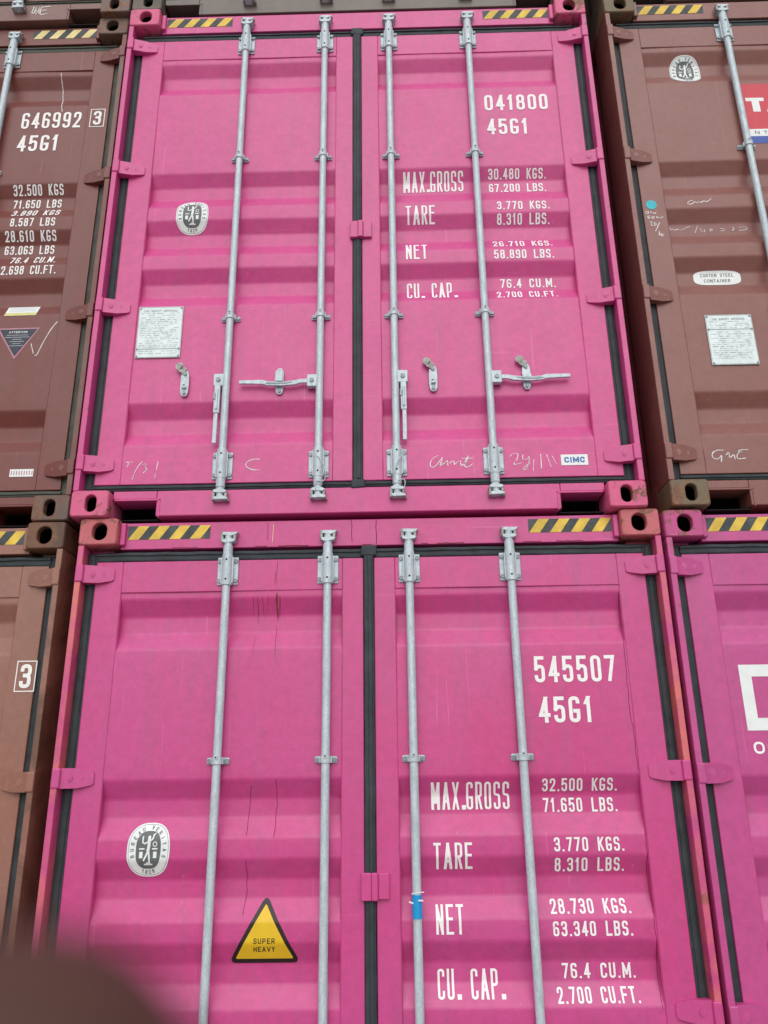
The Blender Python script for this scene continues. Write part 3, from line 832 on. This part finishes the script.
# white manufacturer label
f = Flat(); f.poly([(.882, .212), (.998, .212), (.998, .262), (.882, .262)], M_stick, 0)
f.text('CIMC', .896, .984, .224, .250, M_cblue, .24, .22, 1); f.build('maker_label', UC[1][1], yfn(UC[2] + 1))
# warning triangle
f = Flat()
def tri(cx, zb, w, h, r):
    P3 = [(cx - w / 2, zb, 'r'), (cx + w / 2, zb, 'r'), (cx, zb + h, 'r')]
    return [(p.x, p.y) for p in rounded(P3, True, 1, 1, r)]
f.poly(tri(-.389, 1.201, .262, .228, .030), M_warnb, 0)
f.poly(tri(-.389, 1.216, .212, .182, .008), M_warn, 1)
f.text('SUPER', -.428, -.350, 1.268, 1.286, M_warnb, .17, .34, 2); f.text('HEAVY', -.428, -.350, 1.240, 1.258, M_warnb, .17, .34, 2)
f.build('warning_triangle', LC[1][-1], yfn(LC[2] - 1))
# blue tape round a lock rod of the lower container
rod3 = [o for o in LC[0].children if o.name.startswith('lock_rod')][2]
q = MB(); q.cyl((.170, .030, 1.350), (.170, .030, 1.428), .0185, n=24, mat=M_bluetag)
q.box(.174, .192, .008, .012, 1.408, 1.413, M_stick); q.box(.140, .160, .018, .022, 1.400, 1.405, M_stick, rot=Matrix.Rotation(.3, 3, 'Y'))
q.cyl((.150, .014, 1.432), (.196, .014, 1.438), .0018, n=6, mat=M_stick)
q.build('tape_wrap', M_bluetag, rod3)
# corten label, dot, red logo on the right brown container
f = Flat()
pill = ell(-.829, 1.172, .112, .038, 48, 3.6)
f.poly(pill, M_stick, 0)
f.text('CORTEN STEEL', -.908, -.750, 1.178, 1.196, M_stickg, .16, .34, 1); f.text('CONTAINER', -.893, -.768, 1.148, 1.166, M_stickg, .16, .34, 1)
f.build('steel_label', UR[1][-1], yfn(UR[2] - 1))
f = Flat(); f.poly(ell(-1.104, 1.570, .026, .027, 24), M_teal, 0); f.build('round_sticker', UR[1][-1], yfn(UR[2] - 1))
f = Flat()
f.poly([(-.560, 2.024), (-.125, 2.024), (-.125, 2.318), (-.560, 2.318)], M_red, 0)
f.poly([(-.560, 1.979), (-.125, 1.979), (-.125, 2.024), (-.560, 2.024)], M_stick, 0)
f.poly([(-.560, 1.934), (-.125, 1.934), (-.125, 1.979), (-.560, 1.979)], M_blue, 0)
# heavy T and A, wedge shaped like the sticker's
f.poly([(-.545, 2.226), (-.452, 2.226), (-.452, 2.204), (-.478, 2.204), (-.478, 2.136), (-.516, 2.136), (-.516, 2.204), (-.545, 2.204)], M_stick, 1)
f.poly([(-.447, 2.136), (-.410, 2.136), (-.400, 2.160), (-.372, 2.160), (-.366, 2.136), (-.328, 2.136), (-.362, 2.226), (-.408, 2.226)], M_stick, 1)
f.text('NTER', -.530, -.380, 1.992, 2.012, M_stickg, .2, .9, 1)
f.build('logo_sticker', UR[1][-1], yfn(UR[2] - 1))
# big white letter on the right pink container
f = Flat(); f.text('D', -.984, -.735, 2.003, 2.256, M_stick, .185, .3, 1)
f.build('large_letter', LR[1][-1], yfn(LR[2] - 1))
f = Flat(); f.text('OC', -.972, -.875, 1.916, 1.961, M_white, .19, .3, 1)
f.build('small_lettering', LR[1][-1], yfn(LR[2] - 1))
# stickers on the left brown container
f = Flat(); f.poly([(.765, 1.060), (.920, 1.060), (.920, 1.128), (.765, 1.128)], M_stick, 0)
f.poly([(.765, 1.060), (.920, 1.060), (.920, 1.082), (.765, 1.082)], M_paley, 1)
for k in range(3): f.stroke([(.775, 1.120 - k * .012), (.905, 1.120 - k * .012)], .002, M_stickl, 1)
f.build('yellow_white_sticker', UL[1][1], yfn(UL[2] + 1))
f = Flat(); T3 = [(.745, .990), (.952, .990), (.848, .822)]
f.poly(T3, M_pinkedge, 0); f.poly([(.758, .983), (.940, .983), (.848, .836)], M_navy, 1)
f.text('ATTENTION', .805, .893, .962, .972, M_stick, .2, .35, 2)
for k, w in enumerate((.052, .058, .022, .034, .020, .036)): f.stroke([(.848 - w, .951 - k * .0115), (.848 + w, .951 - k * .0115)], .0032, M_stickl, 2)
f.build('attention_sticker', UL[1][1], yfn(UL[2] + 1))
f = Flat(); f.poly([(.912, .226), (1.018, .226), (1.018, .262), (.912, .262)], M_stick, 0)
for k in range(9): f.stroke([(.920 + k * .0115, .234), (.920 + k * .0115, .254)], .0045, M_pinkedge, 1)
f.build('small_sticker', UL[1][1], yfn(UL[2] + 1))

# ---- chalk marks, rust runs and cracks
CH = {
  'ame':[[(0.352,0.269),(0.331,0.262),(0.314,0.236),(0.317,0.213),(0.337,0.218),(0.359,0.246),(0.371,0.263),(0.364,0.240),(0.355,0.218),(0.377,0.234),(0.393,0.247),(0.388,0.217),(0.405,0.239),(0.421,0.245),(0.418,0.220),(0.434,0.239),(0.449,0.244),(0.446,0.216),(0.470,0.232),(0.485,0.272),(0.468,0.244),(0.462,0.216),(0.477,0.210),(0.500,0.228)],[(0.453,0.253),(0.500,0.254)]],
  '24':[[(0.661,0.257),(0.678,0.275),(0.699,0.276),(0.695,0.248),(0.672,0.220),(0.693,0.222),(0.712,0.227)],[(0.719,0.267),(0.715,0.241),(0.739,0.244),(0.748,0.263),(0.743,0.227),(0.727,0.193),(0.712,0.197),(0.731,0.216),(0.748,0.227)],[(0.765,0.243),(0.758,0.190)],[(0.796,0.268),(0.795,0.200)],[(0.821,0.265),(0.837,0.205)],[(0.846,0.256),(0.861,0.216)]],
  'C':[[(-0.429,0.268),(-0.453,0.270),(-0.478,0.262),(-0.492,0.246),(-0.484,0.231),(-0.458,0.218),(-0.429,0.218)]],
  '731':[[(-1.017,0.268),(-1.002,0.262),(-1.013,0.240)],[(-1.017,0.268),(-0.987,0.265)],[(-0.945,0.268),(-0.969,0.233),(-0.982,0.185)],[(-0.944,0.254),(-0.923,0.258),(-0.932,0.239),(-0.918,0.232),(-0.937,0.214)],[(-0.875,0.268),(-0.878,0.246),(-0.884,0.187)]],
  'gne':[[(-0.949,0.268),(-0.976,0.270),(-1.001,0.257),(-1.002,0.232),(-0.977,0.225),(-0.959,0.250),(-0.967,0.213)],[(-0.943,0.244),(-0.926,0.262),(-0.931,0.225),(-0.907,0.252),(-0.906,0.224)],[(-0.844,0.268),(-0.879,0.269),(-0.892,0.258),(-0.860,0.261),(-0.892,0.255),(-0.900,0.224),(-0.859,0.229)]],
  'ont':[[(-0.895,1.596),(-0.914,1.594),(-0.926,1.579),(-0.914,1.571),(-0.895,1.582),(-0.884,1.591),(-0.881,1.579),(-0.870,1.589),(-0.860,1.581),(-0.843,1.594),(-0.835,1.584),(-0.821,1.592),(-0.806,1.605)]],
  'line2':[[(-1.031,1.452),(-1.014,1.473),(-1.012,1.449),(-0.998,1.463),(-0.994,1.449),(-0.974,1.460),(-0.964,1.448),(-0.933,1.466),(-0.916,1.472)],[(-0.879,1.474),(-0.897,1.432)],[(-0.869,1.459),(-0.864,1.439),(-0.848,1.433),(-0.850,1.452)],[(-0.826,1.448),(-0.813,1.457),(-0.810,1.444),(-0.826,1.442)],[(-0.773,1.454),(-0.752,1.456),(-0.752,1.442),(-0.772,1.440)],[(-0.716,1.459),(-0.704,1.454),(-0.717,1.439)],[(-0.684,1.457),(-0.643,1.460),(-0.644,1.443),(-0.685,1.440)]],
  'names':[[(-1.134,1.532),(-1.137,1.520),(-1.124,1.518),(-1.121,1.531),(-1.134,1.532)],[(-1.111,1.532),(-1.113,1.518),(-1.101,1.526),(-1.098,1.516),(-1.085,1.524)],[(-1.128,1.506),(-1.130,1.488),(-1.117,1.493),(-1.127,1.497),(-1.117,1.503),(-1.128,1.506)],[(-1.109,1.503),(-1.110,1.487),(-1.097,1.493),(-1.107,1.496),(-1.098,1.502)],[(-1.088,1.502),(-1.086,1.490),(-1.076,1.498),(-1.071,1.488),(-1.055,1.499)],[(-1.123,1.468),(-1.110,1.470),(-1.122,1.447),(-1.109,1.446)],[(-1.100,1.468),(-1.105,1.446),(-1.092,1.454),(-1.096,1.463)],[(-1.076,1.467),(-1.102,1.415)],[(-1.084,1.414),(-1.091,1.384),(-1.073,1.406),(-1.079,1.380),(-1.065,1.396)]],
  'check':[[(0.918,0.904),(0.947,0.817),(0.974,0.908),(1.005,0.983),(1.030,1.020)]],
  'vline':[[(0.862,2.572),(0.868,2.483),(0.873,2.421),(0.899,2.302)]],
  'TLgne':[[(0.667,0.114),(0.658,0.068),(0.669,0.064),(0.676,0.087),(0.679,0.112),(0.681,0.059),(0.694,0.086),(0.695,0.111),(0.700,0.061)],[(0.707,0.109),(0.706,0.057)],[(0.706,0.107),(0.757,0.113)],[(0.713,0.085),(0.738,0.088)],[(0.708,0.053),(0.746,0.059)]],
}
chalk(UC, 1, CH['ame'], .0038); chalk(UC, 1, CH['24'], .0036); chalk(UC, -1, CH['C'], .0036); chalk(UC, -1, CH['731'], .0028)
chalk(UR, -1, CH['gne'], .0042); chalk(UR, -1, CH['ont'], .0045); chalk(UR, -1, CH['line2'], .0030); chalk(UR, -1, CH['names'], .0042)
chalk(UL, 1, CH['check'], .0040); chalk(UL, 1, CH['vline'], .0034)
f = Flat()
for k, st in enumerate(CH['TLgne']): f.stroke(st, .0055, M_chalk, k % 3)
f.build('chalk_writing', TL[4], lambda x, z: .0495, base=.001)
rnd = random.Random(11)
def run(cont, s, x, z0, z1, w, mat, name, jag=.002):
    pts = []; n = max(4, int(abs(z1 - z0) / .03)); xx = x
    f = Flat(); A = []
    for i in range(n + 1):
        t = i / n; xx += rnd.uniform(-jag, jag); A.append((xx, z0 + (z1 - z0) * t, w * (.25 + .75 * math.sin(math.pi * min(1, t * 1.1 + .05)) * rnd.uniform(.5, 1))))
    f.poly([(a[0] - a[2] / 2, a[1]) for a in A] + [(a[0] + a[2] / 2, a[1]) for a in A[::-1]], mat, 0)
    return f.build(name, cont[1][s], yfn(cont[2] + s), base=.0006)
for x, z0, z1, w in ((-.392, 2.66, 2.60, .003), (-.380, 2.57, 2.46, .011), (-.368, 2.56, 2.47, .006), (-.384, 2.44, 2.30, .0025), (-.440, 2.56, 2.47, .003),
                     (-.462, 2.56, 2.45, .0035), (-.480, 2.56, 2.48, .0025), (-.418, 2.57, 2.50, .002), (-.385, 2.71, 2.60, .0022), (-.470, 2.40, 2.30, .002)):
    run(LC, -1, x, z0, z1, w, M_rustl, 'rust_run')
for s, pl in ((-1, [(-.363, 1.836), (-.362, 1.741), (-.366, 1.625)]), (-1, [(-.467, 1.549), (-.466, 1.44), (-.472, 1.362)]), (-1, [(-.461, 1.815), (-.467, 1.76), (-.471, 1.633)]),
              (1, [(1.0315, 2.551), (1.0325, 2.45), (1.030, 2.353), (1.026, 2.192), (1.022, 2.10), (1.028, 2.019), (1.031, 1.851)]), (1, [(1.031, 1.636), (1.029, 1.50), (1.032, 1.39), (1.027, 1.332), (1.031, 1.197), (1.026, 1.048)])):
    f = Flat(); pts = []
    for a, b in zip(pl, pl[1:]):
        for k in range(5): t = k / 5; pts.append((a[0] + (b[0] - a[0]) * t + rnd.uniform(-.0022, .0022), a[1] + (b[1] - a[1]) * t))
    pts.append(pl[-1]); f.stroke(pts, .0022, M_crack, 0); f.build('paint_crack', LC[1][s], yfn(LC[2] + s), base=.0006)

f = Flat(); x = -1.02
while x < 1.02:
    l = rnd.uniform(.02, .14); n_ = max(2, int(l / .012)); 
    if rnd.random() < .6: f.stroke([(x + l * i / n_, 2.7735 + rnd.uniform(-.0012, .0012)) for i in range(n_ + 1)], rnd.uniform(.002, .0045), M_rustl, 0)
    x += l + rnd.uniform(.01, .1)
f.build('rust_line', LC[3], lambda x, z: .052, base=.0006)
f = Flat()
f.stroke([(-.074, 2.885), (-.070, 2.86), (-.072, 2.82), (-.069, 2.785)], .0028, M_crack, 0); f.stroke([(.034, 2.885), (.032, 2.85), (.035, 2.80), (.033, 2.775)], .0034, M_crack, 0)
f.stroke([(-.43, 2.88), (-.428, 2.80)], .0022, M_rustl, 0); f.stroke([(-.405, 2.87), (-.408, 2.79)], .0022, M_paley, 0)
f.build('paint_crack', LC[3], lambda x, z: .052, base=.0006)

# ------------------------------------------------------------------ photographer's hand, a fingertip across the lens corner
def hand():
    m, n, b = nodes('skin'); v = coords(n, (0, 0, 0))
    n.links.new(ramp(n, noise(n, 60, v, 5, .6), .3, .7, (.050, .019, .013, 1), (.095, .038, .026, 1)), b.inputs['Base Color'])
    b.inputs['Roughness'].default_value = .6; b.inputs['Subsurface Weight'].default_value = .05; b.inputs['Subsurface Scale'].default_value = .004
    P_ = [(-.118, -.150, .060), (-.112, -.118, .040), (-.098, -.094, .022),        # wrist, heel, palm
          (-.070, -.074, -.004), (-.046, -.048, -.026), (-.0215, -.0330, -.0335), (-.0064, -.0251, -.0335),      # index
          (-.066, -.092, -.002), (-.040, -.076, -.026), (-.018, -.070, -.032), (-.004, -.072, -.028),              # middle
          (-.068, -.110, .004), (-.042, -.098, -.020), (-.022, -.094, -.026), (-.008, -.096, -.022),               # ring
          (-.074, -.126, .012), (-.054, -.118, -.008), (-.038, -.116, -.014), (-.026, -.117, -.012),                # little
          (-.092, -.098, .040), (-.066, -.080, .052), (-.044, -.068, .048), (-.026, -.062, .042)]                  # thumb
    Ed = [(0, 1), (1, 2), (2, 3), (3, 4), (4, 5), (5, 6), (2, 7), (7, 8), (8, 9), (9, 10), (2, 11), (11, 12), (12, 13), (13, 14), (1, 15), (15, 16), (16, 17), (17, 18), (1, 19), (19, 20), (20, 21), (21, 22)]
    Rd = [.027, .030, .031, .0125, .0120, .0130, .0135, .0112, .0092, .0085, .0075, .0108, .0088, .008, .007, .0095, .0078, .007, .0062, .016, .0115, .0105, .009]
    me = bpy.data.meshes.new('hand'); me.from_pydata(P_, Ed, []); o = bpy.data.objects.new('hand', me); C.objects.link(o)
    sk = o.modifiers.new('skin', 'SKIN'); o.modifiers.new('sub', 'SUBSURF').levels = 2; o.modifiers['sub'].render_levels = 2
    for i, r in enumerate(Rd): me.skin_vertices[0].data[i].radius = (r, r)
    me.skin_vertices[0].data[0].use_root = True
    o.matrix_world = cam.matrix_world
    dg = bpy.context.evaluated_depsgraph_get(); me2 = bpy.data.meshes.new_from_object(o.evaluated_get(dg))
    bpy.data.objects.remove(o)
    for p in me2.polygons: p.use_smooth = True
    me2.materials.clear(); me2.materials.append(m)
    h = bpy.data.objects.new('hand', me2); C.objects.link(h); h.matrix_world = cam.matrix_world.copy()
    tag(h, 'blurred brown fingertip of the photographer across the bottom left corner', 'hand')
    q = MB()
    for a, c, r0, r1 in (((-.119, -.152, .061), (-.150, -.27, .15), .033, .043), ((-.150, -.27, .15), (-.185, -.40, .27), .043, .055)):
        q.cyl(a, c, r0, r1, 24)
    sl = q.build('sleeve', simple('dark_sleeve_cloth', (.03, .035, .05), .9, .2, 80), h); 
    for p in sl.data.polygons: p.use_smooth = True
    sl.matrix_parent_inverse = Matrix.Identity(4)
hand()
